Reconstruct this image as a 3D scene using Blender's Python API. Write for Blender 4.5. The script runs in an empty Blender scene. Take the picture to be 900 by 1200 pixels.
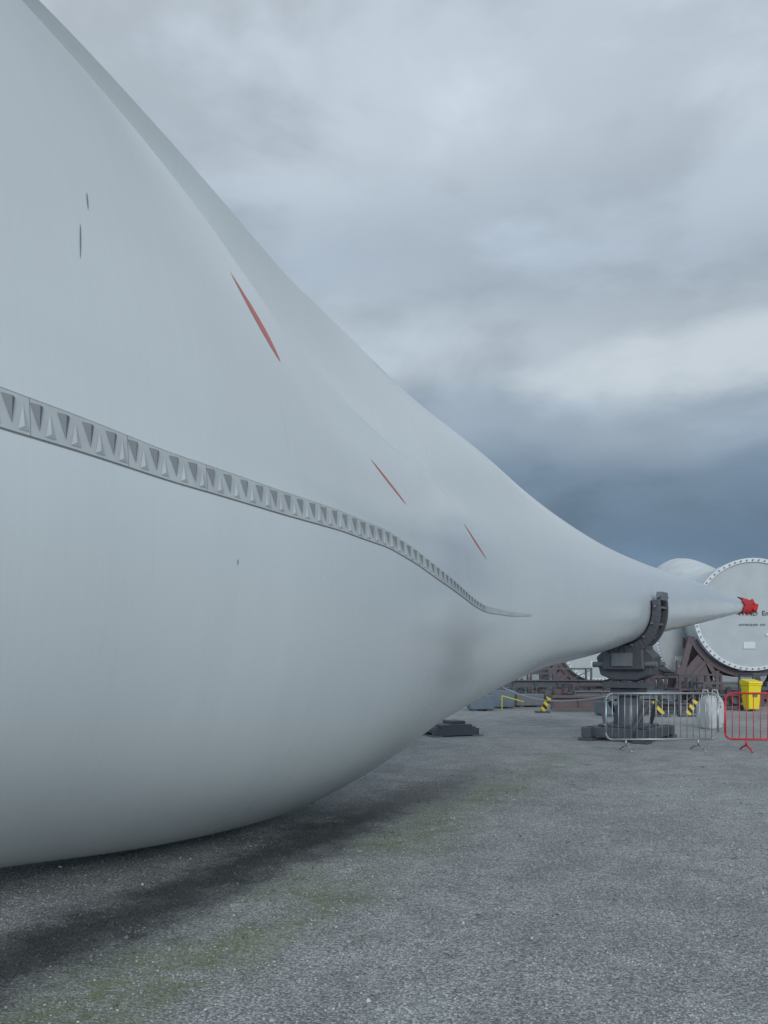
import bpy, bmesh, math, random
import numpy as np
from mathutils import Vector, Matrix
random.seed(4); rng=np.random.default_rng(7)
scene=bpy.context.scene
F=900.0; EYE=1.6
# ---------------------------------------------------------------- camera
cd=bpy.data.cameras.new("camera"); cam=bpy.data.objects.new("camera",cd)
scene.collection.objects.link(cam); scene.camera=cam
cam.location=(0,0,EYE); cam.rotation_euler=(math.pi/2,0,0)
cd.sensor_fit='VERTICAL'; cd.sensor_height=36; cd.sensor_width=27; cd.lens=27; cd.shift_y=0.15
cd.clip_end=3000; cd.clip_start=0.05
scene.view_settings.view_transform='Standard'; scene.view_settings.look='None'; scene.view_settings.exposure=0
# ---------------------------------------------------------------- material helpers
class N:
    def __init__(s,tree): s.t=tree
    def n(s,typ,**kw):
        nd=s.t.nodes.new(typ)
        for k,v in kw.items():
            if k=='i':
                for a,b in v.items():
                    if isinstance(b,bpy.types.NodeSocket): s.t.links.new(b,nd.inputs[a])
                    else: nd.inputs[a].default_value=b
            else: setattr(nd,k,v)
        return nd
    def math(s,op,a,b=0.0,c=0.0,clamp=False):
        nd=s.n('ShaderNodeMath',operation=op,use_clamp=clamp,i={0:a,1:b,2:c}); return nd.outputs[0]
    def mix(s,f,a,b,blend='MIX'):
        nd=s.n('ShaderNodeMix',data_type='RGBA',blend_type=blend)
        for k,v in ((0,f),(6,a),(7,b)):
            if isinstance(v,bpy.types.NodeSocket): s.t.links.new(v,nd.inputs[k])
            else:
                nd.inputs[k].default_value=v if k==0 else (*v,1) if len(v)==3 else v
        return nd.outputs[2]
    def ramp(s,f,stops,ease=False):
        nd=s.n('ShaderNodeValToRGB',i={0:f}); e=nd.color_ramp.elements
        if ease: nd.color_ramp.interpolation='EASE'
        while len(e)<len(stops): e.new(0.5)
        for el,(p,c) in zip(e,stops):
            el.position=p; el.color=(*c,1) if not isinstance(c,(int,float)) else (c,c,c,1)
        return nd.outputs[0]
    def noise(s,vec,scale,detail=4,rough=.55,dist=0):
        nd=s.n('ShaderNodeTexNoise',i={'Scale':scale,'Detail':detail,'Roughness':rough,'Distortion':dist})
        if vec is not None: s.t.links.new(vec,nd.inputs['Vector'])
        return nd.outputs[0]
def newmat(name):
    m=bpy.data.materials.new(name); m.use_nodes=True
    g=N(m.node_tree); b=m.node_tree.nodes['Principled BSDF']; return m,g,b
def setc(g,b,key,val):
    if isinstance(val,bpy.types.NodeSocket): g.t.links.new(val,b.inputs[key])
    else: b.inputs[key].default_value=val
def paint(name,col,rough=.5,metal=0,var=.25,scale=6,dirt=(.05,.04,.035),dirtamt=.25,bump=.1):
    m,g,b=newmat(name)
    tc=g.n('ShaderNodeTexCoord').outputs['Object']
    n1=g.noise(tc,scale,5,.6)
    c=g.mix(g.math('MULTIPLY',g.ramp(n1,[(.42,0),(.72,1)]),dirtamt),col,dirt)
    n2=g.noise(tc,scale*4,3)
    c=g.mix(var,c,g.mix(n2,tuple(x*.55 for x in col),tuple(min(1,x*1.35) for x in col)))
    setc(g,b,'Base Color',c); b.inputs['Metallic'].default_value=metal
    setc(g,b,'Roughness',g.math('MULTIPLY_ADD',n1,.3,rough-.15))
    bp=g.n('ShaderNodeBump',i={'Strength':bump,'Distance':.01,'Height':n2}); setc(g,b,'Normal',bp.outputs[0])
    return m
M_steel=paint('dark_grey_steel',(.088,.092,.104),.5,.2)
M_steel2=paint('mid_grey_steel',(.17,.18,.19),.5,.2)
M_brown=paint('maroon_primer_steel',(.11,.082,.087),.6)
M_pink=paint('faded_red_steel',(.17,.125,.125),.6)
M_galv=paint('galvanised_steel',(.42,.44,.45),.42,.7,var=.2,dirtamt=.1)
M_red=paint('red_paint',(.62,.03,.04),.45,dirtamt=.1)
M_redcloth=paint('red_cloth',(.55,.03,.03),.85,dirtamt=.15)
M_yellow=paint('yellow_plastic',(.85,.66,.02),.45,dirtamt=.08)
M_bluegrey=paint('blue_grey_paint',(.13,.17,.20),.6)
M_white=paint('white_gelcoat_far',(.62,.65,.65),.4,dirtamt=.2,scale=1.5)
M_cover=paint('grey_root_cover',(.42,.45,.45),.6,dirtamt=.15,scale=1.2)
M_clip=paint('grey_clip',(.27,.285,.285),.6)
M_black=paint('black_rubber',(.02,.02,.022),.7)
M_bag=paint('white_woven_bag',(.5,.51,.50),.85,dirtamt=.35,bump=.5)
M_blacktext=paint('dark_lettering',(.03,.035,.05),.6)
def hazard():
    m,g,b=newmat('hazard_stripes')
    tc=g.n('ShaderNodeTexCoord').outputs['Object']
    mp=g.n('ShaderNodeMapping',i={'Vector':tc,'Rotation':(0,math.radians(45),0)}).outputs[0]
    w=g.n('ShaderNodeTexWave',wave_type='BANDS',bands_direction='X',i={'Vector':mp,'Scale':1.6,'Distortion':0.}).outputs[1]
    c=g.mix(g.ramp(w,[(.48,0),(.52,1)]),(.02,.02,.02),(.75,.55,.02)); setc(g,b,'Base Color',c); b.inputs['Roughness'].default_value=.55
    return m
M_haz=hazard()
# ---------------------------------------------------------------- mesh helpers
def empty(name,loc=(0,0,0),rz=0):
    o=bpy.data.objects.new(name,None); scene.collection.objects.link(o); o.location=loc; o.rotation_euler=(0,0,rz); o.empty_display_size=.3; return o
def mesh(name,V,Fc,mat,parent=None,smooth=False,bevel=0,uv=None):
    me=bpy.data.meshes.new(name); me.from_pydata([tuple(map(float,v)) for v in V],[],[tuple(int(i) for i in f) for f in Fc]); me.update()
    if mat: me.materials.append(mat)
    if smooth: me.polygons.foreach_set('use_smooth',[True]*len(me.polygons))
    o=bpy.data.objects.new(name,me); scene.collection.objects.link(o)
    if parent: o.parent=parent
    if bevel:
        b=o.modifiers.new('bevel','BEVEL'); b.width=bevel; b.segments=2; b.limit_method='ANGLE'
    return o
class G:
    """accumulates shaped primitives into one mesh"""
    def __init__(s): s.V=[]; s.F=[]
    def add(s,V,Fc):
        k=len(s.V); s.V+= [tuple(v) for v in V]; s.F+=[tuple(i+k for i in f) for f in Fc]; return s
    def box(s,c,d,rz=0,ry=0,rx=0,taper=1.0):
        R=Matrix.Rotation(rz,3,'Z')@Matrix.Rotation(ry,3,'Y')@Matrix.Rotation(rx,3,'X'); c=Vector(c); V=[]
        for z in(-.5,.5):
            for x,y in((-.5,-.5),(.5,-.5),(.5,.5),(-.5,.5)):
                k=taper if z>0 else 1
                V.append(c+R@Vector((x*d[0]*k,y*d[1]*k,z*d[2])))
        return s.add(V,[(3,2,1,0),(4,5,6,7),(0,1,5,4),(1,2,6,5),(2,3,7,6),(3,0,4,7)])
    def tube(s,p0,p1,r,r2=None,n=12):
        p0=Vector(p0);p1=Vector(p1);r2=r if r2 is None else r2
        d=(p1-p0).normalized(); a=d.orthogonal().normalized(); b=d.cross(a); V=[]
        for p,rr in((p0,r),(p1,r2)):
            for i in range(n):
                t=2*math.pi*i/n; V.append(p+a*math.cos(t)*rr+b*math.sin(t)*rr)
        Fc=[(i,(i+1)%n,n+(i+1)%n,n+i) for i in range(n)]+[tuple(range(n-1,-1,-1)),tuple(range(n,2*n))]
        return s.add(V,Fc)
    def path(s,pts,r,n=10):
        for a,b in zip(pts[:-1],pts[1:]): s.tube(a,b,r,n=n)
        return s
    def prism(s,poly,o,ex,ez,ey,th):
        o=Vector(o);ex=Vector(ex);ez=Vector(ez);ey=Vector(ey); n=len(poly)
        V=[o+ex*p[0]+ez*p[1]-ey*th/2 for p in poly]+[o+ex*p[0]+ez*p[1]+ey*th/2 for p in poly]
        return s.add(V,[tuple(range(n)),tuple(range(2*n-1,n-1,-1))]+[(i,i+n,(i+1)%n+n,(i+1)%n) for i in range(n)])
    def band(s,inner,outer,o,ex,ez,ey,th):
        for i in range(len(inner)-1):
            s.prism([inner[i],inner[i+1],outer[i+1],outer[i]],o,ex,ez,ey,th)
        return s
    def done(s,name,mat,parent=None,smooth=False,bevel=0):
        o=mesh(name,s.V,s.F,mat,parent,smooth,bevel)
        bm=bmesh.new(); bm.from_mesh(o.data); bmesh.ops.recalc_face_normals(bm,faces=bm.faces); bm.to_mesh(o.data); bm.free()
        return o
# ================================================================ THE BLADE
# straight axis in plan; chord height, belly height and half-thickness per station t (metres along axis)
A0=np.array([-3.2,5.4]); ax=np.array([.6,.8]); nn=np.array([.8,-.6])
KT=np.array([-16,-9,-4,-1.5,.3,1.5,3,4.5,6.5,9,12,15,19,23,26.3])
HT=np.array([-16,-4,0,2,4,6,9,12,15,19,26.3])
ZT=np.array([4.9,5.81,6.51,6.45,6.12,5.75,5.42,5.34,5.02,4.45,4.06,3.93,3.93,3.82,3.81])
ZB=np.array([1.7,.7,.25,.26,.14,.06,.09,.36,.88,1.44,1.81,2.23,2.67,3.12,3.5])
HH=np.array([1.6,1.74,2.03,1.99,1.63,1.04,.83,.71,.49,.32,.1])
def cub(x,xk,yk):
    xk=np.asarray(xk,float); yk=np.asarray(yk,float)
    d=np.diff(yk)/np.diff(xk); h=np.diff(xk); m=np.empty(len(yk)); m[0]=d[0];m[-1]=d[-1]
    m[1:-1]=(d[:-1]*h[1:]+d[1:]*h[:-1])/(h[1:]+h[:-1])
    x=np.asarray(x,float); i=np.clip(np.searchsorted(xk,x)-1,0,len(xk)-2); s=(x-xk[i])/h[i]
    return (2*s**3-3*s**2+1)*yk[i]+(s**3-2*s**2+s)*h[i]*m[i]+(-2*s**3+3*s**2)*yk[i+1]+(s**3-s**2)*h[i]*m[i+1]
def kw(t):
    w=np.clip((8.0-t)/4.6,0,1); w=w*w*(3-2*w); return w*np.clip((t+12)/6,0,1)
KX=[-4,.2,1.4,2.4,3.4,4.4,6,8]; NK=[.50,.50,.55,.64,.74,.80,.84,.86]; ZK=[.955,.945,.89,.79,.71,.66,.62,.60]; NT=[.40,.40,.39,.34,.26,.17,.06,0]; CC=[.12,.12,.12,.11,.08,.05,.01,0]
cl=lambda t: np.clip(t,-4,8)
def tkf(t): return np.arcsin(2*cub(cl(t),KX,ZK)-1)
def unit(t,th):
    t,th=np.broadcast_arrays(np.asarray(t,float),np.asarray(th,float))
    c=np.cos(th); s=np.sin(th); n=c*(1-.24*s); z=.5+.5*s
    tc=cl(t); nk=cub(tc,KX,NK); zk=cub(tc,KX,ZK); nt=cub(tc,KX,NT); cc=cub(tc,KX,CC); tk=tkf(t); H=math.pi/2
    a=np.clip(th/tk,0,1); n1=1+(nk-1)*a**1.6; z1=.5+(zk-.5)*a
    b=np.clip((th-tk)/(H-tk),0,1); n2=nk+(nt-nk)*b-cc*np.sin(math.pi*b**.8); z2=zk+(1-zk)*b**1.15
    d=np.clip((th-H)/math.radians(40),0,1); n3=nt*(1-d)**1.3+n*d
    w=kw(t)
    up=(th>0)&(th<=H+1e-6); bk=(th>H+1e-6)&(th<H+math.radians(40)); L=th<=tk
    n0=n
    n=np.where(up,n0*(1-w)+w*np.where(L,n1,n2),n0); n=np.where(bk,n0*(1-w)+w*n3,n)
    z=np.where(up,z*(1-w)+w*np.where(L,z1,z2),z)
    return n,z
ztf=lambda t: cub(t,KT,ZT); zbf=lambda t: cub(t,KT,ZB); hf=lambda t: cub(t,HT,HH)
TT=np.r_[np.arange(-16,-4,.5),np.arange(-4,9,.1),np.arange(9,26.3,.2),26.3]
TH=np.radians(np.arange(-180,180,2.0)); JK=120; JT=135
def grid(T,H):
    t=T[:,None]; H=H if H.ndim==2 else H[None,:]; n,z=unit(t,H); h=hf(T)[:,None]; a=ztf(T)[:,None]; b=zbf(T)[:,None]
    return A0[0]+ax[0]*t+nn[0]*n*h, A0[1]+ax[1]*t+nn[1]*n*h, b+(a-b)*z
def P(t,th,off=0.0):
    def p(t,th):
        n,z=unit(t,th); a=ztf(t); b=zbf(t); h=hf(t)
        return np.array([float(A0[0]+ax[0]*t+nn[0]*n*h), float(A0[1]+ax[1]*t+nn[1]*n*h), float(b+(a-b)*z)])
    q=p(t,th)
    if off:
        e=.02; d1=p(t+e,th)-p(t-e,th); d2=p(t,th+e)-p(t,th-e); nr=np.cross(d1,d2); nr/=np.linalg.norm(nr)
        if nr@np.array([nn[0]*math.cos(th),nn[1]*math.cos(th),math.sin(th)])<0: nr=-nr
        q=q+nr*off
    return q
def blade_mat():
    m,g,b=newmat('blade_gelcoat')
    uv=g.n('ShaderNodeUVMap',uv_map='UVMap').outputs[0]
    tc=g.n('ShaderNodeTexCoord').outputs['Object']
    s1=g.noise(g.n('ShaderNodeMapping',i={'Vector':uv,'Scale':(30,.6,1)}).outputs[0],1,2,.5)
    s2=g.noise(g.n('ShaderNodeMapping',i={'Vector':uv,'Scale':(1.6,.9,1)}).outputs[0],1,2,.5,.3)
    big=g.noise(tc,.6,4,.6)
    c=g.mix(g.ramp(s1,[(.3,0),(.75,1)]),(.595,.63,.63),(.61,.645,.645))
    c=g.mix(g.math('MULTIPLY',g.ramp(s2,[(.45,0),(.75,1)]),.14),c,(.49,.525,.53))
    c=g.mix(g.math('MULTIPLY',g.ramp(big,[(.4,0),(.7,1)]),.2),c,(.51,.545,.55))
    s3=g.noise(g.n('ShaderNodeMapping',i={'Vector':uv,'Scale':(60,1.6,1)}).outputs[0],1,1,.5)
    c=g.mix(g.math('MULTIPLY',g.math('MULTIPLY',g.ramp(s3,[(.68,0),(.80,1)]),g.ramp(big,[(.45,0),(.6,1)])),.22),c,(.36,.37,.35))
    setc(g,b,'Base Color',c)
    setc(g,b,'Roughness',g.math('MULTIPLY_ADD',s2,.12,.2))
    b.inputs['Specular IOR Level'].default_value=.6
    b.inputs['Coat Weight'].default_value=.35; b.inputs['Coat Roughness'].default_value=.16
    return m
M_blade=blade_mat()
blade=empty('wind_turbine_blade')
tkk=tkf(TT)[:,None]; B60=math.radians(60); H2=np.repeat(TH[None,:],len(TT),0)
H2=np.where((H2>0)&(H2<=B60+1e-9),H2/B60*tkk,np.where((H2>B60)&(H2<math.pi/2),tkk+(H2-B60)/(math.pi/2-B60)*(math.pi/2-tkk),H2))
X,Y,Z=grid(TT,H2); nt,nh=X.shape
V=np.stack([X,Y,Z],-1).reshape(-1,3)
Fc=[(i*nh+j,(i+1)*nh+j,(i+1)*nh+(j+1)%nh,i*nh+(j+1)%nh) for i in range(nt-1) for j in range(nh)]
Fc.append(tuple(range(nh))); Fc.append(tuple((nt-1)*nh+j for j in range(nh-1,-1,-1)))
shell=mesh('blade_shell',V,Fc,M_blade,blade,True)
uvl=shell.data.uv_layers.new(name='UVMap')
co=[]
for i in range(nt-1):
    for j in range(nh):
        a=H2[i,j]; a1=H2[i+1,j]; w=(j+1)//nh*math.tau; b2=H2[i,(j+1)%nh]+w; b1=H2[i+1,(j+1)%nh]+w
        co+= [TT[i],a,TT[i+1],a1,TT[i+1],b1,TT[i],b2]
co+= [0.0]*(2*(len(shell.data.loops)-len(co)//2))
uvl.data.foreach_set('uv',co)
bm=bmesh.new(); bm.from_mesh(shell.data); bmesh.ops.recalc_face_normals(bm,faces=bm.faces)
for e in bm.edges:
    a,b_=e.verts[0].index,e.verts[1].index
    if a%nh in(JK,JT) and b_%nh==a%nh and abs(a-b_)==nh and -10<TT[a//nh]<(3.2 if a%nh==JK else 5): e.smooth=False
bm.to_mesh(shell.data); bm.free()
# ---- serrated strip, run along the shell as (station, section angle)
SP=np.array([(-1.10,-.131),(-.76,-.131),(-.54,-.131),(-.08,-.122),(.46,-.113),(1.16,-.079),(2.12,-.039),(2.90,-.026),(3.42,-.057),(4.18,-.135),(5.08,-.205),(6.08,-.297),(7.00,-.345),(7.66,-.362)])
wid=lambda t: float(np.interp(t,[SP[0,0],SP[2,0],SP[4,0],SP[7,0],SP[10,0],SP[12,0],SP[13,0]],[.21,.20,.17,.15,.095,.05,.02]))
ts=np.linspace(SP[0,0],SP[-1,0],400); sth=np.interp(ts,SP[:,0],SP[:,1]); k=np.exp(-.5*(np.arange(-12,13)/5.)**2);k/=k.sum()
sth=np.convolve(np.pad(sth,12,mode='reflect',reflect_type='odd'),k,'valid')
def sc(t): return float(np.interp(t,ts,sth))
def SPt(t,h,off):
    c=sc(t); e=.01; d=np.linalg.norm(P(t,c+e)-P(t,c-e))/(2*e)
    return P(t,c+h*wid(t)/d,off)
M_strip=paint('serration_plastic_light',(.48,.51,.51),.5,dirtamt=.2,var=.15)
M_tooth=paint('serration_tooth_grey',(.21,.23,.235),.5,dirtamt=.15,var=.1)
M_seal=paint('dark_sealant_line',(.22,.22,.21),.7)
V=[];Fc=[]
prof=[(-.5,.001),(-.49,.007),(.49,.007),(.5,.001)]
for t in ts:
    for h,o in prof: V.append(SPt(t,h,o))
for i in range(len(ts)-1):
    for j in range(3): a=i*4+j; Fc.append((a,a+4,a+5,a+1))
mesh('serration_strip_base',V,Fc,M_strip,blade)
for nm,h0,wl in(('seal_line_lower',-.515,.006),('seal_line_upper',.515,.003)):
    V=[];Fc=[]
    for t in ts:
        w=wl/wid(t)
        V+= [SPt(t,h0-w/2,.003),SPt(t,h0+w/2,.003)]
    Fc=[(2*i,2*i+2,2*i+3,2*i+1) for i in range(len(ts)-1)]
    mesh(nm,V,Fc,M_seal,blade)
V=[];Fc=[];V2=[];F2=[];V3=[];F3=[]
t=SP[0,0]+.05; cnt=0
while t<SP[-3,0]:
    w=.046; s=min(1,wid(t)/.17)
    jt=random.uniform(-.004,.004)
    a=SPt(t-w*.75+jt,.38,.009); b=SPt(t+w*.75+jt,.38,.009); c=SPt(t+w*.25,-.30,.009); p=SPt(t+.005,.34,.036*s)
    k=len(V); V+=[a,b,c,p]; Fc+=[(k,k+1,k+3),(k+1,k+2,k+3),(k+2,k,k+3)]
    t2=t+.07
    a=SPt(t2-.028,-.40,.009); b=SPt(t2+.028,-.40,.009); c=SPt(t2,.32,.009); p=SPt(t2,-.3,.018*s)
    k=len(V2); V2+=[a,b,c,p]; F2+=[(k,k+1,k+3),(k+1,k+2,k+3),(k+2,k,k+3)]
    if cnt%4==0:
        k=len(V3); V3+=[SPt(t2+.033,-.5,.0085),SPt(t2+.036,-.5,.0085),SPt(t2+.036,.5,.0085),SPt(t2+.033,.5,.0085)]; F3.append((k,k+1,k+2,k+3))
    t+=.14; cnt+=1
mesh('serration_teeth',V,Fc,M_tooth,blade); mesh('serration_ridges',V2,F2,M_strip,blade); mesh('panel_joints',V3,F3,M_seal,blade)
def lens(name,a,b,w,mat,skew=.7,n=24,off=.003):
    a=np.array(a); b=np.array(b); V=[];Fc=[]
    for i in range(n+1):
        s=i/n; q=a+(b-a)*s; hw=w/2*(math.sin(math.pi*s**(1/ (1.6*skew)) )**.8 if 0<s<1 else 0)+.0008
        V+= [P(q[0]-hw,q[1],off),P(q[0]+hw,q[1],off)]
    Fc=[(2*i,2*i+2,2*i+3,2*i+1) for i in range(n)]
    return mesh(name,V,Fc,mat,blade)
M_mark=paint('red_marker_film',(.56,.16,.14),.5,dirtamt=.1)
lens('red_marker_1',(1.46,.641),(1.72,.393),.10,M_mark,.5)
lens('red_marker_2',(2.90,.253),(3.42,.127),.07,M_mark)
lens('red_marker_3',(5.42,.166),(6.14,.004),.09,M_mark,.6)
M_scr=paint('scuff_mark',(.2,.21,.21),.8)
lens('scuff_1',(.12,.484),(.10,.432),.007,M_scr); lens('scuff_2',(.02,.371),(-.02,.275),.007,M_scr); lens('scuff_3',(.98,-.249),(.98,-.262),.006,M_scr)
# ---- red tip sock
V=[];Fc=[];hs=np.linspace(-math.pi,math.pi,25)[:-1]; tl=np.linspace(24.6,26.5,9)
for i,t in enumerate(tl):
    for h in hs:
        q=P(min(t,26.3),h,.03+.03*random.random()*(i+1)/4)
        q[:2]+=ax*max(0,t-26.3); 
        if i>=6: q[2]+=random.uniform(-.08,.06)
        if i==0: q[:2]+=ax*random.uniform(-.1,.15)
        V.append(q)
for i in range(len(tl)-1):
    for j in range(24): Fc.append((i*24+j,(i+1)*24+j,(i+1)*24+(j+1)%24,i*24+(j+1)%24))
Fc.append(tuple((len(tl)-1)*24+j for j in range(24)))
mesh('red_tip_cover',V,Fc,M_redcloth,blade)
g=G(); e=P(26.2,0); g.path([e,e+np.array([.12,.1,-.05]),e+np.array([.16,.1,-.25])],.03); g.box(e+np.array([.12,.0,-.05]),(.16,.05,.24),.3,.3); g.done('cover_tie_flap',M_redcloth,blade)
# ================================================================ tip cradle stand
a3=Vector((ax[0],ax[1],0)); n3=Vector((nn[0],nn[1],0)); z3=Vector((0,0,1))
ST=14.25
def sec(t,th,off):
    h=float(hf(t)); zt_=float(ztf(t)); zb_=float(zbf(t)); n,z=unit(t,th)
    return (float(n)*h+off*math.cos(th), zb_+(zt_-zb_)*float(z)+off*math.sin(th))
stand=empty('blade_tip_stand')
def orig(t): return Vector((A0[0]+ax[0]*t,A0[1]+ax[1]*t,0))
zb_s=float(zbf(ST))
g=G()
for t in(ST-.34,ST+.34):
    hs=[math.radians(x) for x in np.linspace(-190,-2,30)]
    g.band([sec(t,h,.05) for h in hs],[sec(t,h,.05+.25*(1-.4*abs(math.degrees(h)+93)/100)) for h in hs],orig(t),n3,z3,a3,.08)
g.done('cradle_jaw_plates',M_steel,stand,bevel=.01)
g=G(); hs=[math.radians(x) for x in np.linspace(-188,-4,24)]
g.band([sec(ST,h,.02) for h in hs],[sec(ST,h,.09) for h in hs],orig(ST),n3,z3,a3,.62); g.done('cradle_rubber_pad',M_black,stand)
g=G(); 
for h in np.linspace(-180,-12,9):
    q=sec(ST+.34,math.radians(h),.17); p=orig(ST+.34)+n3*q[0]+z3*q[1]
    g.tube(p-a3*.78,p+a3*.1,.028)
for s in(-1,1):
    q=sec(ST,math.radians(-1 if s>0 else -186),.18); p=orig(ST)+n3*q[0]+z3*(q[1]+.05)
    g.box(p,(.4,.12,.18),math.atan2(ax[1],ax[0])); g.tube(p-a3*.3,p+a3*.3,.045)
g.done('cradle_tie_rods',M_steel2,stand,bevel=.005)
rz=math.atan2(ax[1],ax[0]); O=orig(ST)
g=G()
g.prism([(-.64,zb_s-.34),(-.55,zb_s-.73),(-.26,zb_s-.85),(.26,zb_s-.85),(.55,zb_s-.73),(.64,zb_s-.34),(.45,zb_s-.16),(-.45,zb_s-.16)],O,n3,z3,a3,.5)
g.prism([(-.42,zb_s-.1),(-.46,zb_s-.62),(.46,zb_s-.62),(.42,zb_s-.1)],O,n3,z3,a3,.76)
g.done('cradle_head_block',M_steel,stand,bevel=.03)
g=G()
for s in(-1,1):
    for q in(-.26,.26): g.tube(O+n3*s*.45+a3*q+z3*(zb_s-.5),O+n3*s*.7+a3*q+z3*(zb_s-.5),.06,n=14)
    g.box(O+a3*s*.405+z3*(zb_s-.4),(.05,.45,.28),rz)
g.done('cradle_pivot_pins',M_steel2,stand)
g=G(); g.box(O+z3*(zb_s-.95),(.85,.85,.12),rz); g.tube(O+z3*.35,O+z3*(zb_s-.85),.23,n=24); g.tube(O+z3*.3,O+z3*.75,.33,.27,n=24)
g.box(O+z3*(zb_s-1.1),(.6,.6,.16),rz)
for i in range(10):
    an=i*math.tau/10; g.tube(O+Vector((math.cos(an)*.36,math.sin(an)*.36,zb_s-1.03)),O+Vector((math.cos(an)*.36,math.sin(an)*.36,zb_s-.86)),.03)
g.done('pivot_column',M_steel,stand,bevel=.01)
g=G()
for s in(-1,1):
    g.box(O+n3*s*.58+z3*.17,(1.95,.2,.22),rz); g.box(O+a3*s*.72+z3*.18,(.2,1.5,.2),rz)
    for q in(-1,1):
        g.box(O+n3*s*.58+a3*q*.86+z3*.03,(.32,.32,.06),rz)
        g.box(O+n3*s*.4+a3*q*.4+z3*.5,(.08,.08,.72),rz,ry=-q*.5,rx=s*.35)
g.box(O+z3*.3,(1.0,1.0,.06),rz)
g.done('base_frame',M_steel,stand,bevel=.012)
sb=empty('steel_base_frame',(1.62,17.4,0),.35)
g=G(); g.box((0,0,.1),(1.1,.2,.16)); g.box((0,.6,.1),(1.1,.2,.16)); g.box((0,.3,.22),(.75,.8,.1)); g.box((.1,.3,.30),(.35,.5,.08))
for x in(-.45,.45): g.box((x,.3,.14),(.12,.62,.14)); 
g.done('frame_beams',M_steel,sb,bevel=.01)
g=G()
for x in(-.5,.5):
    for y in(0,.6): g.box((x,y,.015),(.26,.28,.03))
g.done('foot_pads',M_steel2,sb)
# ================================================================ barriers
def barrier(x,y,rz,mat,wd=2.15,nb=17):
    o=empty('crowd_barrier',(x,y,0),rz); g=G(); h0,h1=.22,1.08; r=.019; w=wd/2; c=.12
    pts=[]
    def corner(cx,cz,a0,a1):
        for k in range(6):
            a=math.radians(a0+(a1-a0)*k/5); pts.append((cx+c*math.cos(a),0,cz+c*math.sin(a)))
    corner(-w+c,h1-c,180,90); corner(w-c,h1-c,90,0); corner(w-c,h0+c,0,-90); corner(-w+c,h0+c,270,180); pts.append(pts[0])
    g.path(pts,r); g.done('tubular_frame',mat,o,True)
    g=G()
    for i in range(nb):
        xx=-w+(i+1)*wd/(nb+1); g.tube((xx,0,h0),(xx,0,h1),.0075,n=8)
    g.done('vertical_bars',mat,o,True)
    g=G()
    for xx in(-w+.38,w-.38):
        g.tube((xx,0,h0),(xx,0,.1),.017); g.path([(xx,-.3,.012),(xx,-.2,.06),(xx,0,.11),(xx,.2,.06),(xx,.3,.012)],.016)
    g.tube((w,0,.9),(w+.05,0,.9),.01); g.tube((w+.05,0,.9),(w+.05,0,.8),.01); g.tube((-w,0,.5),(-w-.05,0,.5),.01)
    g.done('feet',mat,o,True)
    return o
barrier(5.216,14.4,.06,M_galv); barrier(7.472,14.3,-.10,M_red,2.15,16)
# ================================================================ background blade roots on frames
def root(x,y,zc,R,rz,hump=True,text=True):
    o=empty('wind_turbine_blade',(x,y,0),rz); n=72
    V=[];Fc=[]
    ys=np.linspace(0,40,40)
    for yy in ys:
        k=np.interp(yy,[0,4,11,18,40],[0,0,1,.85,.25]); kk=k*k*(3-2*k); ta=np.interp(yy,[0,11,40],[1,.95,.12])
        for j in range(n):
            a=math.tau*j/n; c,s=math.cos(a),math.sin(a)
            r=R*ta
            ext=1+kk*(.88*max(0,math.cos(a-math.radians(104)))**3) if hump else 1
            V.append((c*r*ext*(1-.15*kk),yy+.0,zc+s*r*ext*(1-.1*kk)))
    for i in range(len(ys)-1):
        for j in range(n): Fc.append((i*n+j,(i+1)*n+j,(i+1)*n+(j+1)%n,i*n+(j+1)%n))
    Fc.append(tuple((len(ys)-1)*n+j for j in range(n)))
    b=mesh('root_shell',V,Fc,M_white,o,True)
    def ring(y0,y1,r0,r1,name,mat,cap=False):
        V=[];Fc=[]
        for j in range(n):
            a=math.tau*j/n; c,s=math.cos(a),math.sin(a); V+=[(c*r0,y0,zc+s*r0),(c*r1,y1,zc+s*r1)]
        for j in range(n): Fc.append((2*j,2*j+1,(2*j+3)%(2*n),(2*j+2)%(2*n)))
        if cap: Fc.append(tuple(2*j+1 for j in range(n)))
        return mesh(name,V,Fc,mat,o)
    ring(0,0,R,R*.93,'root_end_ring',M_white); ring(0,.06,R*.93,R*.925,'root_inner_lip',M_cover,True)
    g=G()
    nb=60
    for j in range(nb):
        a=math.tau*j/nb; p=Vector((math.cos(a)*R*.965,0,zc+math.sin(a)*R*.965)); g.tube(p+Vector((0,.01,0)),p-Vector((0,.09,0)),.026*R/2,n=8)
    g.done('root_bolts',M_clip,o)
    g=G(); g.tube((R*.25,.05,zc-.9*R/2.5),(R*.25,.01,zc-.9*R/2.5),.07); g.box((-.05*R,.04,zc-.55*R),(.5,.03,.3)); g.done('cover_hatch',M_white,o,bevel=.01)
    if text:
        for tx,sz,zz,xo in(('WIND  Energy',.30,-.02*R,.12),('ROTOR BLADE   B 81',.12,-.2*R,.0)):
            cu=bpy.data.curves.new('cover_lettering','FONT'); cu.body=tx; cu.size=sz*R/2.5; cu.align_x='CENTER'; cu.extrude=.004
            to=bpy.data.objects.new('cover_lettering',cu); scene.collection.objects.link(to); to.parent=o
            to.location=(xo*R,.03,zc+zz); to.rotation_euler=(math.pi/2,0,0); cu.materials.append(M_blacktext)
    return o
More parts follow.
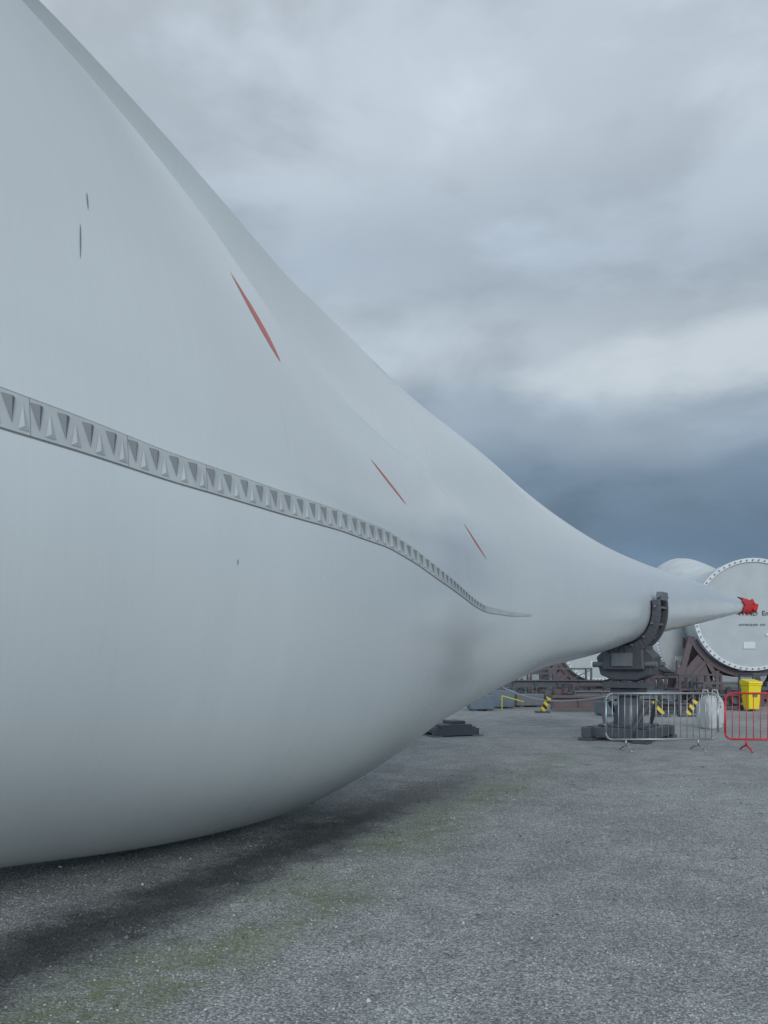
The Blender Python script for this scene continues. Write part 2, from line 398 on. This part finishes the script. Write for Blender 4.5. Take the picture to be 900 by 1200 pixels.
def frame(x,y,zc,R,rz,mat=None,wide=1.25):
    mat=mat or M_brown
    o=empty('blade_root_transport_frame',(x,y,0),rz); ex,ey,ez=(1,0,0),(0,1,0),(0,0,1); g=G()
    W=R*wide
    for yy in(.45,1.9):
        hs=[math.radians(v) for v in np.linspace(205,335,16)]
        g.band([((R+.03)*math.cos(h),zc+(R+.03)*math.sin(h)) for h in hs],[((R+.3)*math.cos(h),zc+(R+.3)*math.sin(h)) for h in hs],(0,yy,0),ex,ez,ey,.14)
        for s in(-1,1):
            def strut(p,q,w=.16):
                dx,dz=q[0]-p[0],q[1]-p[1]; L=math.hypot(dx,dz); px,pz=-dz/L*w/2,dx/L*w/2
                g.prism([(p[0]+px,p[1]+pz),(q[0]+px,q[1]+pz),(q[0]-px,q[1]-pz),(p[0]-px,p[1]-pz)],(0,yy,0),ex,ez,ey,.12)
            strut((s*W,.4),(s*(R+.12)*.95,zc-.38*R),.26); strut((s*W*.98,.4),(s*R*.72,zc-.8*R),.18); strut((s*R*.4,.4),(s*R*.85,zc-.62*R),.18)
            g.prism([(s*W*.95,.4),(s*W*.9,.4+.25*zc),(s*R*.8,zc-.62*R),(s*R*.6,.4)],(0,yy+.05,0),ex,ez,ey,.05)
            g.box((s*W*.98,yy,.3+.2*zc),(.18,.18,.4*zc))
            g.box((s*R*.55,yy,.5),(.16,.2,max(.2,zc-R*.85)))
        g.box((0,yy,.3),(2*W+.5,.28,.3))
    for s in(-1,1): g.box((s*W,1.2,.3),(.22,2.4,.26)); g.box((s*W,1.2,.06),(.4,.5,.12)); g.box((s*W,.4,.06),(.4,.4,.12))
    g.done('welded_frame',mat,o,bevel=.012)
    g=G()
    for s in(-1,1):
        for zz in np.linspace(.5,.35*zc+.2,4): g.tube((s*W*.98,.3,zz),(s*W*.98,.36,zz),.05,n=8)
        g.box((s*W*.75,.3,.62),(.3,.06,.22))
    g.done('frame_fixings',M_steel2,o)
    return o
for (x,y,zc,R,rz_,rf,h_,t_) in [(16.32,34,3.87,2.5,-.12,-.12,True,True),(10.56,38,2.70,1.85,.1,.1,False,False),(13.92,36,2.72,1.5,.45,.2,False,False),(22.9,35,3.7,2.4,-.12,-.12,True,True),(29.3,36,3.7,2.4,-.12,-.12,True,True)]:
    root(x,y,zc,R,rz_,h_,t_); frame(x,y,zc,R,rf)
def beam(x,y,w,h,z0,mat,rz=0,dep=.3):
    o=empty('steel_beam',(x,y,0),rz); g=G()
    g.box((0,0,z0+h*.08),(w,dep,h*.16)); g.box((0,0,z0+h*.92),(w,dep,h*.16)); g.box((0,0,z0+h*.5),(w,dep*.3,h*.7))
    n=max(2,int(w/.9))
    for i in range(n+1): g.box((-w/2+.04+i*(w-.08)/n,0,z0+h*.5),(.03,dep*.9,h*.69))
    if z0>.05:
        for s in(-.4,.4): g.box((s*w,0,z0/2),(.2,dep,z0))
    g.done('i_beam',mat,o,bevel=.006); return o
beam(6.81,27,1.9,.5,.05,M_pink,.05)
beam(6.54,31,4.6,.3,.72,M_steel,.02)
beam(9.18,29,4.0,.3,.35,M_steel2,-.03)
beam(13.33,30,3.4,.4,.3,M_brown,.04)
beam(9.82,26,2.2,.28,.05,M_brown,-.08)
def stillage(x0,y0,w,h,mat,rz,seed):
    rnd=random.Random(seed); o=empty('steel_stillage',(x0,y0,0),rz); g=G(); d=1.1
    for x in(-w/2,w/2):
        for y in(-d/2,d/2): g.box((x,y,h/2),(.08,.08,h))
    for z in(.12,h*.55,h-.04):
        for y in(-d/2,d/2): g.box((0,y,z),(w,.06,.07))
        for x in(-w/2,w/2): g.box((x,0,z),(.06,d,.06))
    g.prism([(-w/2,.15),(-w/2+.08,.15),(w/2,h-.1),(w/2-.08,h-.1)],(0,-d/2,0),(1,0,0),(0,0,1),(0,1,0),.04)
    g.done('stillage_frame',mat,o,bevel=.006)
    for mm,nm in((M_steel,'stored_fittings'),(M_brown,'stored_brackets'),(M_steel2,'stored_pipes')):
        g=G()
        for q in range(max(2,int(w*1.3))):
            x=rnd.uniform(-w/2+.15,w/2-.15); bw=rnd.uniform(.12,.4); bh=rnd.uniform(.2,.85)*h; y=rnd.uniform(-.35,.35)
            if nm=='stored_pipes': g.tube((x,-.4,.2+bw/2),(x+rnd.uniform(-.1,.1),.5,.2+bw/2),bw/2,n=14)
            else:
                g.prism([(x-bw/2,.16),(x+bw/2,.16),(x+bw*.3,.16+bh*.7),(x+bw*.1,.16+bh),(x-bw*.35,.16+bh*.9)],(0,y,0),(1,0,0),(0,0,1),(0,1,0),rnd.uniform(.05,.25))
        g.done(nm,mm,o,bevel=.01)
for i_,(x,y,w,h,mt,r_) in enumerate([(5.94,33,2.4,1.3,M_steel,.1),(7.74,34,2.6,1.5,M_steel,-.05),(8.0,30,1.7,.9,M_brown,.15),(11.07,30,1.9,1.2,M_steel,0),(11.66,29,1.6,1.3,M_brown,.1),(12.32,28,1.6,1.0,M_steel,-.1),(15.6,31,2.,1.3,M_steel,.05),(8.78,25.5,1.5,.7,M_steel,.2),(4.92,36,2.4,1.2,M_steel,.1)]):
    stillage(x,y,w,h,mt,r_,i_+1)
def block(x,y,w,h,mat,rz=0,dep=.9):
    o=empty('ballast_block',(x,y,0),rz); g=G(); g.box((0,0,h*.5+.05),(w,dep,h)); g.box((-w*.3,0,.03),(.2,dep*.9,.06)); g.box((w*.3,0,.03),(.2,dep*.9,.06)); g.done('block_body',mat,o,bevel=.04)
    g=G()
    for s in(-.25,.25): g.path([(s*w-.08,0,h+.04),(s*w-.08,0,h+.14),(s*w+.08,0,h+.14),(s*w+.08,0,h+.04)],.012)
    g.done('lifting_loops',M_steel2,o)
block(3.45,27.5,.85,.5,M_bluegrey,.05); block(4.45,29,.9,.62,M_bluegrey,-.1); block(5.6,30,1.1,.45,M_steel2,.1); block(7.24,24.5,.7,.4,M_bluegrey,.2)
def haz(x,y,h,lean,rz=0):
    o=empty('hazard_marker_post',(x,y,0),rz); g=G(); g.box((math.sin(lean)*h/2,0,h/2+.04),(.17,.06,h),0,lean); g.done('striped_panel',M_haz,o,bevel=.004)
    g=G(); g.box((0,.05,.03),(.45,.4,.06)); g.tube((0,.06,.03),(math.sin(lean)*h*.9,.06,h*.9),.025); g.done('post_and_foot',M_steel,o)
haz(5.37,26,.5,.45); haz(8.69,24,.5,-.5); haz(9.49,24,.5,.5)
g=G(); o=empty('tie_down_rope')
p0=Vector((4.04,26,.85)); p1=Vector(O+Vector((-.4,.3,.9)))
pts=[p0.lerp(p1,i/12)-Vector((0,0,.25*math.sin(math.pi*i/12))) for i in range(13)]
g.path(pts,.022,6).done('rope',M_galv,o)
g=G(); o=empty('yellow_handrail',(4.3,28,0)); g.path([(-.0,0,0),(.0,0,.5),(.8,0,.28)],.016); g.done('bent_tube',M_yellow,o)
# yellow wheelie bin
b=empty('yellow_wheelie_bin',(12.9,27,0),.1); b.scale=(.78,.78,.96); g=G()
V=[(-.24,-.25,.08),(.24,-.25,.08),(.24,.22,.08),(-.24,.22,.08),(-.3,-.34,1.0),(.3,-.34,1.0),(.3,.34,1.0),(-.3,.34,1.0)]
g.add(V,[(3,2,1,0),(4,5,6,7),(0,1,5,4),(1,2,6,5),(2,3,7,6),(3,0,4,7)]); g.box((0,0,.98),(.66,.74,.06)); g.done('bin_body',M_yellow,b,bevel=.02)
g=G(); g.prism([(-.4,1.02),(-.36,1.08),(.3,1.17),(.38,1.12),(.38,1.02)],(0,0,0),(0,1,0),(0,0,1),(1,0,0),.64); g.tube((-.28,.42,1.02),(.28,.42,1.02),.02); g.done('bin_lid',M_yellow,b,bevel=.015)
g=G()
for s in(-.27,.27): g.tube((s-.03,.25,.1),(s+.03,.25,.1),.1,n=18)
g.done('wheels',M_black,b); g=G(); g.box((0,-.315,.6),(.22,.02,.14),0,0,.09); g.done('bin_label',M_steel2,b)
# white bulk bag
b=empty('bulk_bag',(8.28,19.5,0),.3); b.scale=(.8,.8,.98)
bm=bmesh.new(); bmesh.ops.create_cube(bm,size=1); bmesh.ops.subdivide_edges(bm,edges=bm.edges,cuts=6,use_grid_fill=True)
for v in bm.verts:
    x,y,z=v.co; r=1+.18*math.cos(z*3)-(.25 if z>.42 else 0); v.co=Vector((x*.5*r+random.uniform(-.02,.02),y*.55*r+random.uniform(-.02,.02),(z+.5)*.82+ (.06*math.sin(9*x+5*y) if z>.3 else 0)))
me=bpy.data.meshes.new('bag_body'); bm.to_mesh(me); bm.free(); me.materials.append(M_bag); o=bpy.data.objects.new('bag_body',me); scene.collection.objects.link(o); o.parent=b
sm=o.modifiers.new('s','SUBSURF'); sm.levels=1; sm.render_levels=1; me.polygons.foreach_set('use_smooth',[True]*len(me.polygons))
g=G()
for sx in(-.2,.2): g.path([(sx,-.18,.75),(sx*.9,-.1,1.0),(sx*.9,.1,1.0),(sx,.18,.75)],.02)
g.done('lifting_straps',M_bag,b)
# ================================================================ ground
def stain_shade(g,tc):
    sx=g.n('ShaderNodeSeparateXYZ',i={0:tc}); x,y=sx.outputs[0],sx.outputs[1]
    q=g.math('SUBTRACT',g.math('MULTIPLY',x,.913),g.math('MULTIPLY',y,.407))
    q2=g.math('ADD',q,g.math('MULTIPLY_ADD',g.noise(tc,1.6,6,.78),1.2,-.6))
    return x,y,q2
def ground_mat():
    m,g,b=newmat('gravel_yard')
    tc=g.n('ShaderNodeTexCoord').outputs['Object']
    v1=g.n('ShaderNodeTexVoronoi',feature='F1',i={'Vector':tc,'Scale':82,'Randomness':1})
    cell=g.n('ShaderNodeSeparateColor',i={0:v1.outputs['Color']}).outputs[0]
    c=g.ramp(cell,[(0,(.23,.24,.235)),(.45,(.35,.362,.354)),(.85,(.46,.472,.462)),(1,(.64,.64,.62))])
    edge=g.ramp(v1.outputs['Distance'],[(.35,1),(.8,.5)]); c=g.mix(1,c,edge,'MULTIPLY')
    big=g.noise(tc,.35,4,.6,.5); mid=g.noise(tc,2.2,5,.65,.3)
    c=g.mix(1,c,g.ramp(big,[(.3,.84),(.7,1.2)]),'MULTIPLY'); c=g.mix(1,c,g.ramp(mid,[(.25,.78),(.75,1.24)]),'MULTIPLY')
    x,y,q2=stain_shade(g,tc)
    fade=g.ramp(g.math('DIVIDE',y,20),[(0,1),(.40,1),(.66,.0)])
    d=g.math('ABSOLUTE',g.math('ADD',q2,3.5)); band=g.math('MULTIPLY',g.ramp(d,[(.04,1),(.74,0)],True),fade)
    c=g.mix(band,c,g.mix(1,c,(.19,.20,.20),'MULTIPLY'))  # dark band: damp algae stain plus blade shade painted into the gravel colour
    dm=g.math('ABSOLUTE',g.math('ADD',q2,2.65)); mo=g.math('MULTIPLY',g.math('MULTIPLY',g.ramp(dm,[(.1,1),(.6,0)],True),g.ramp(g.noise(tc,.9,4,.6),[(.36,0),(.55,1)])),g.ramp(g.math('DIVIDE',y,20),[(0,1),(.5,1),(.8,.0)]))
    mo2=g.ramp(big,[(.58,0),(.75,.3)])
    c=g.mix(g.math('MULTIPLY',g.math('MAXIMUM',mo,mo2),g.ramp(g.noise(tc,11,3,.7),[(.35,.25),(.65,.85)])),c,(.155,.185,.08))
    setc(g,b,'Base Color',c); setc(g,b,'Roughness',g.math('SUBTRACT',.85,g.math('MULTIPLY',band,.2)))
    h=g.math('MULTIPLY',v1.outputs['Distance'],-1)
    b1=g.n('ShaderNodeBump',i={'Strength':.75,'Distance':.008,'Height':h})
    b2=g.n('ShaderNodeBump',i={'Strength':.5,'Distance':.08,'Height':mid,'Normal':b1.outputs[0]}); setc(g,b,'Normal',b2.outputs[0])
    return m
S=1200
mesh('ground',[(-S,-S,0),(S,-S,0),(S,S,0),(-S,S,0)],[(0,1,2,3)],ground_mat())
oc=np.array([[1,0,0],[-1,0,0],[0,1,0],[0,-1,0],[0,0,1],[0,0,-1]],float)
of=np.array([[0,2,4],[2,1,4],[1,3,4],[3,0,4],[2,0,5],[1,2,5],[3,1,5],[0,3,5]])
n=42000
py=2.2+rng.random(n)**1.35*9; px=-3.8*1+ (rng.random(n)*10.5)
sz=.0032+.0048*rng.random(n)**2; big=rng.random(n)<.012; sz[big]*=2.5
a=rng.random(n)*math.tau; V=oc[None]*(1+.45*(rng.random((n,6,3))-.5))+ .25*(rng.random((n,6,3))-.5)
V=V*(sz[:,None,None]*np.stack([1+.6*rng.random(n),1+.2*rng.random(n),.55+.4*rng.random(n)],-1)[:,None,:])
ca,sa=np.cos(a)[:,None],np.sin(a)[:,None]; Vx=V[...,0]*ca-V[...,1]*sa; Vy=V[...,0]*sa+V[...,1]*ca
V=np.stack([Vx+px[:,None],Vy+py[:,None],V[...,2]+sz[:,None]*.3],-1).reshape(-1,3)
Fs=(of[None]+6*np.arange(n)[:,None,None]).reshape(-1,3)
me=bpy.data.meshes.new('gravel_stones'); me.vertices.add(len(V)); me.vertices.foreach_set('co',V.ravel()); me.loops.add(Fs.size); me.loops.foreach_set('vertex_index',Fs.ravel().astype(np.int32))
me.polygons.add(len(Fs)); me.polygons.foreach_set('loop_start',np.arange(0,Fs.size,3,dtype=np.int32)); me.update(calc_edges=True)
m,g_,b=newmat('loose_stone'); geo=g_.n('ShaderNodeNewGeometry'); 
tc=g_.n('ShaderNodeTexCoord').outputs['Object']; _,_,q=stain_shade(g_,tc)
bd=g_.ramp(g_.math('ABSOLUTE',g_.math('ADD',q,3.5)),[(.08,.22),(.72,1)])  # stones darkened along the same band, damp and painted blade shade together
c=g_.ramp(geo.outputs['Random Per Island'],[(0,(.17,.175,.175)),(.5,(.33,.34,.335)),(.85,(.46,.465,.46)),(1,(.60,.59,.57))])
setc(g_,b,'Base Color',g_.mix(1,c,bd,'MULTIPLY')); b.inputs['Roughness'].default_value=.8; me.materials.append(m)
scene.collection.objects.link(bpy.data.objects.new('gravel_stones',me))
g=G()
for i in range(70):
    x=random.uniform(-1,7); y=random.uniform(4,13); a=random.uniform(0,math.tau); L=random.uniform(.02,.11)
    g.tube((x,y,.006),(x+L*math.cos(a),y+L*math.sin(a),.012),.0022,n=5)
g.done('scattered_twigs',paint('dry_twig',(.05,.04,.03),.9))
g=G()
for i in range(60):
    y=random.uniform(3,12); q=random.gauss(-2.9,.35); x=(q+.407*y)/.913
    for k in range(9):
        a=random.uniform(0,math.tau); h=random.uniform(.012,.04); p=Vector((x+random.gauss(0,.012),y+random.gauss(0,.012),0)); tip=p+Vector((math.cos(a)*h*.6,math.sin(a)*h*.6,h)); sd=Vector((-math.sin(a),math.cos(a),0))*.0018
        g.add([p-sd,p+sd,tip],[(0,1,2)])
o=mesh('weed_tufts',g.V,g.F,paint('weed_green',(.07,.10,.035),.7))
V=[];Fc=[]
for i in range(121):
    an=math.tau*i/120; r=900; h=14+10*math.sin(an*5)+6*math.sin(an*13+1)
    V+=[(r*math.cos(an),r*math.sin(an),-1),(r*1.08*math.cos(an),r*1.08*math.sin(an),max(4,h))]
Fc=[(2*i,2*i+2,2*i+3,2*i+1) for i in range(120)]
mesh('distant_hills',V,Fc,paint('hill_scrub',(.05,.065,.06),.9,scale=.02))
# ================================================================ sky
w=bpy.data.worlds.new('World'); scene.world=w; w.use_nodes=True; t=w.node_tree; g=N(t); bg=t.nodes['Background']
SUN_DIR=Vector((.08,-.92,.38)).normalized(); el=math.asin(SUN_DIR.z); az=math.atan2(SUN_DIR.x,SUN_DIR.y)
sky=g.n('ShaderNodeTexSky',sky_type='NISHITA',sun_disc=False,sun_elevation=el,sun_rotation=az)
dr=g.n('ShaderNodeTexCoord').outputs['Generated']
nz=g.n('ShaderNodeVectorMath',operation='NORMALIZE',i={0:dr}).outputs[0]; s=g.n('ShaderNodeSeparateXYZ',i={0:nz}); x,y,z=s.outputs
st=g.n('ShaderNodeMapping',i={'Vector':nz,'Scale':(1,1,2.3),'Rotation':(0,math.radians(8),0)}).outputs[0]
n1=g.noise(st,1.7,3,.5,.15); n2=g.noise(st,3.2,6,.52,.2)
zz=g.math('ADD',z,g.math('MULTIPLY_ADD',n1,.22,-.11))
base=g.ramp(zz,[(0,(.13,.195,.26)),(.14,(.12,.185,.27)),(.25,(.175,.245,.33)),(.32,(.30,.37,.445)),(.37,(.43,.50,.56)),(.47,(.32,.38,.445)),(.58,(.41,.47,.53)),(.72,(.40,.45,.50)),(.84,(.18,.205,.23))],True)
base=g.mix(1,base,g.ramp(n2,[(.3,.77),(.5,1.0),(.7,1.26)],True),'MULTIPLY')
lf=g.ramp(g.math('MULTIPLY_ADD',g.math('SUBTRACT',z,x),.5,.5),[(.45,1.0),(.85,1.38)],True); base=g.mix(1,base,lf,'MULTIPLY')
dx=g.math('DIVIDE',g.math('SUBTRACT',g.math('DIVIDE',x,g.math('MAXIMUM',y,.05)),.42),.14); dz=g.math('DIVIDE',g.math('SUBTRACT',z,.345),.025)
n3_=g.noise(st,7,5,.55,.3)
rr=g.math('ADD',g.math('ADD',g.math('MULTIPLY',dx,dx),g.math('MULTIPLY',dz,dz)),g.math('MULTIPLY_ADD',n3_,7,-3.4))
gl=g.ramp(g.math('DIVIDE',rr,3.8),[(0,1),(1.0,0)],True); gl=g.math('MULTIPLY',gl,g.math('GREATER_THAN',y,0.06))
base=g.mix(g.math('MULTIPLY',gl,.8),base,(.62,.69,.74))
boost=g.math('MULTIPLY',g.ramp(g.math('MULTIPLY_ADD',y,-.5,.5),[(.38,0),(.95,1)]),g.ramp(z,[(.1,1),(.8,.25)]))
bk=g.n('ShaderNodeVectorMath',operation='SCALE',i={0:base,'Scale':g.math('MULTIPLY_ADD',boost,2.6,1.0)}).outputs[0]
sk=g.mix(1,sky.outputs[0],(.1,.1,.1),'MULTIPLY')
fin=g.mix(.95,sk,bk)
t.links.new(fin,bg.inputs[0]); bg.inputs[1].default_value=1.0
sl=bpy.data.lights.new('sun','SUN'); sl.energy=1.1; sl.angle=math.radians(25); sl.color=(1,.99,.97); so=bpy.data.objects.new('sun',sl); scene.collection.objects.link(so)
so.rotation_euler=SUN_DIR.to_track_quat('Z','Y').to_euler()
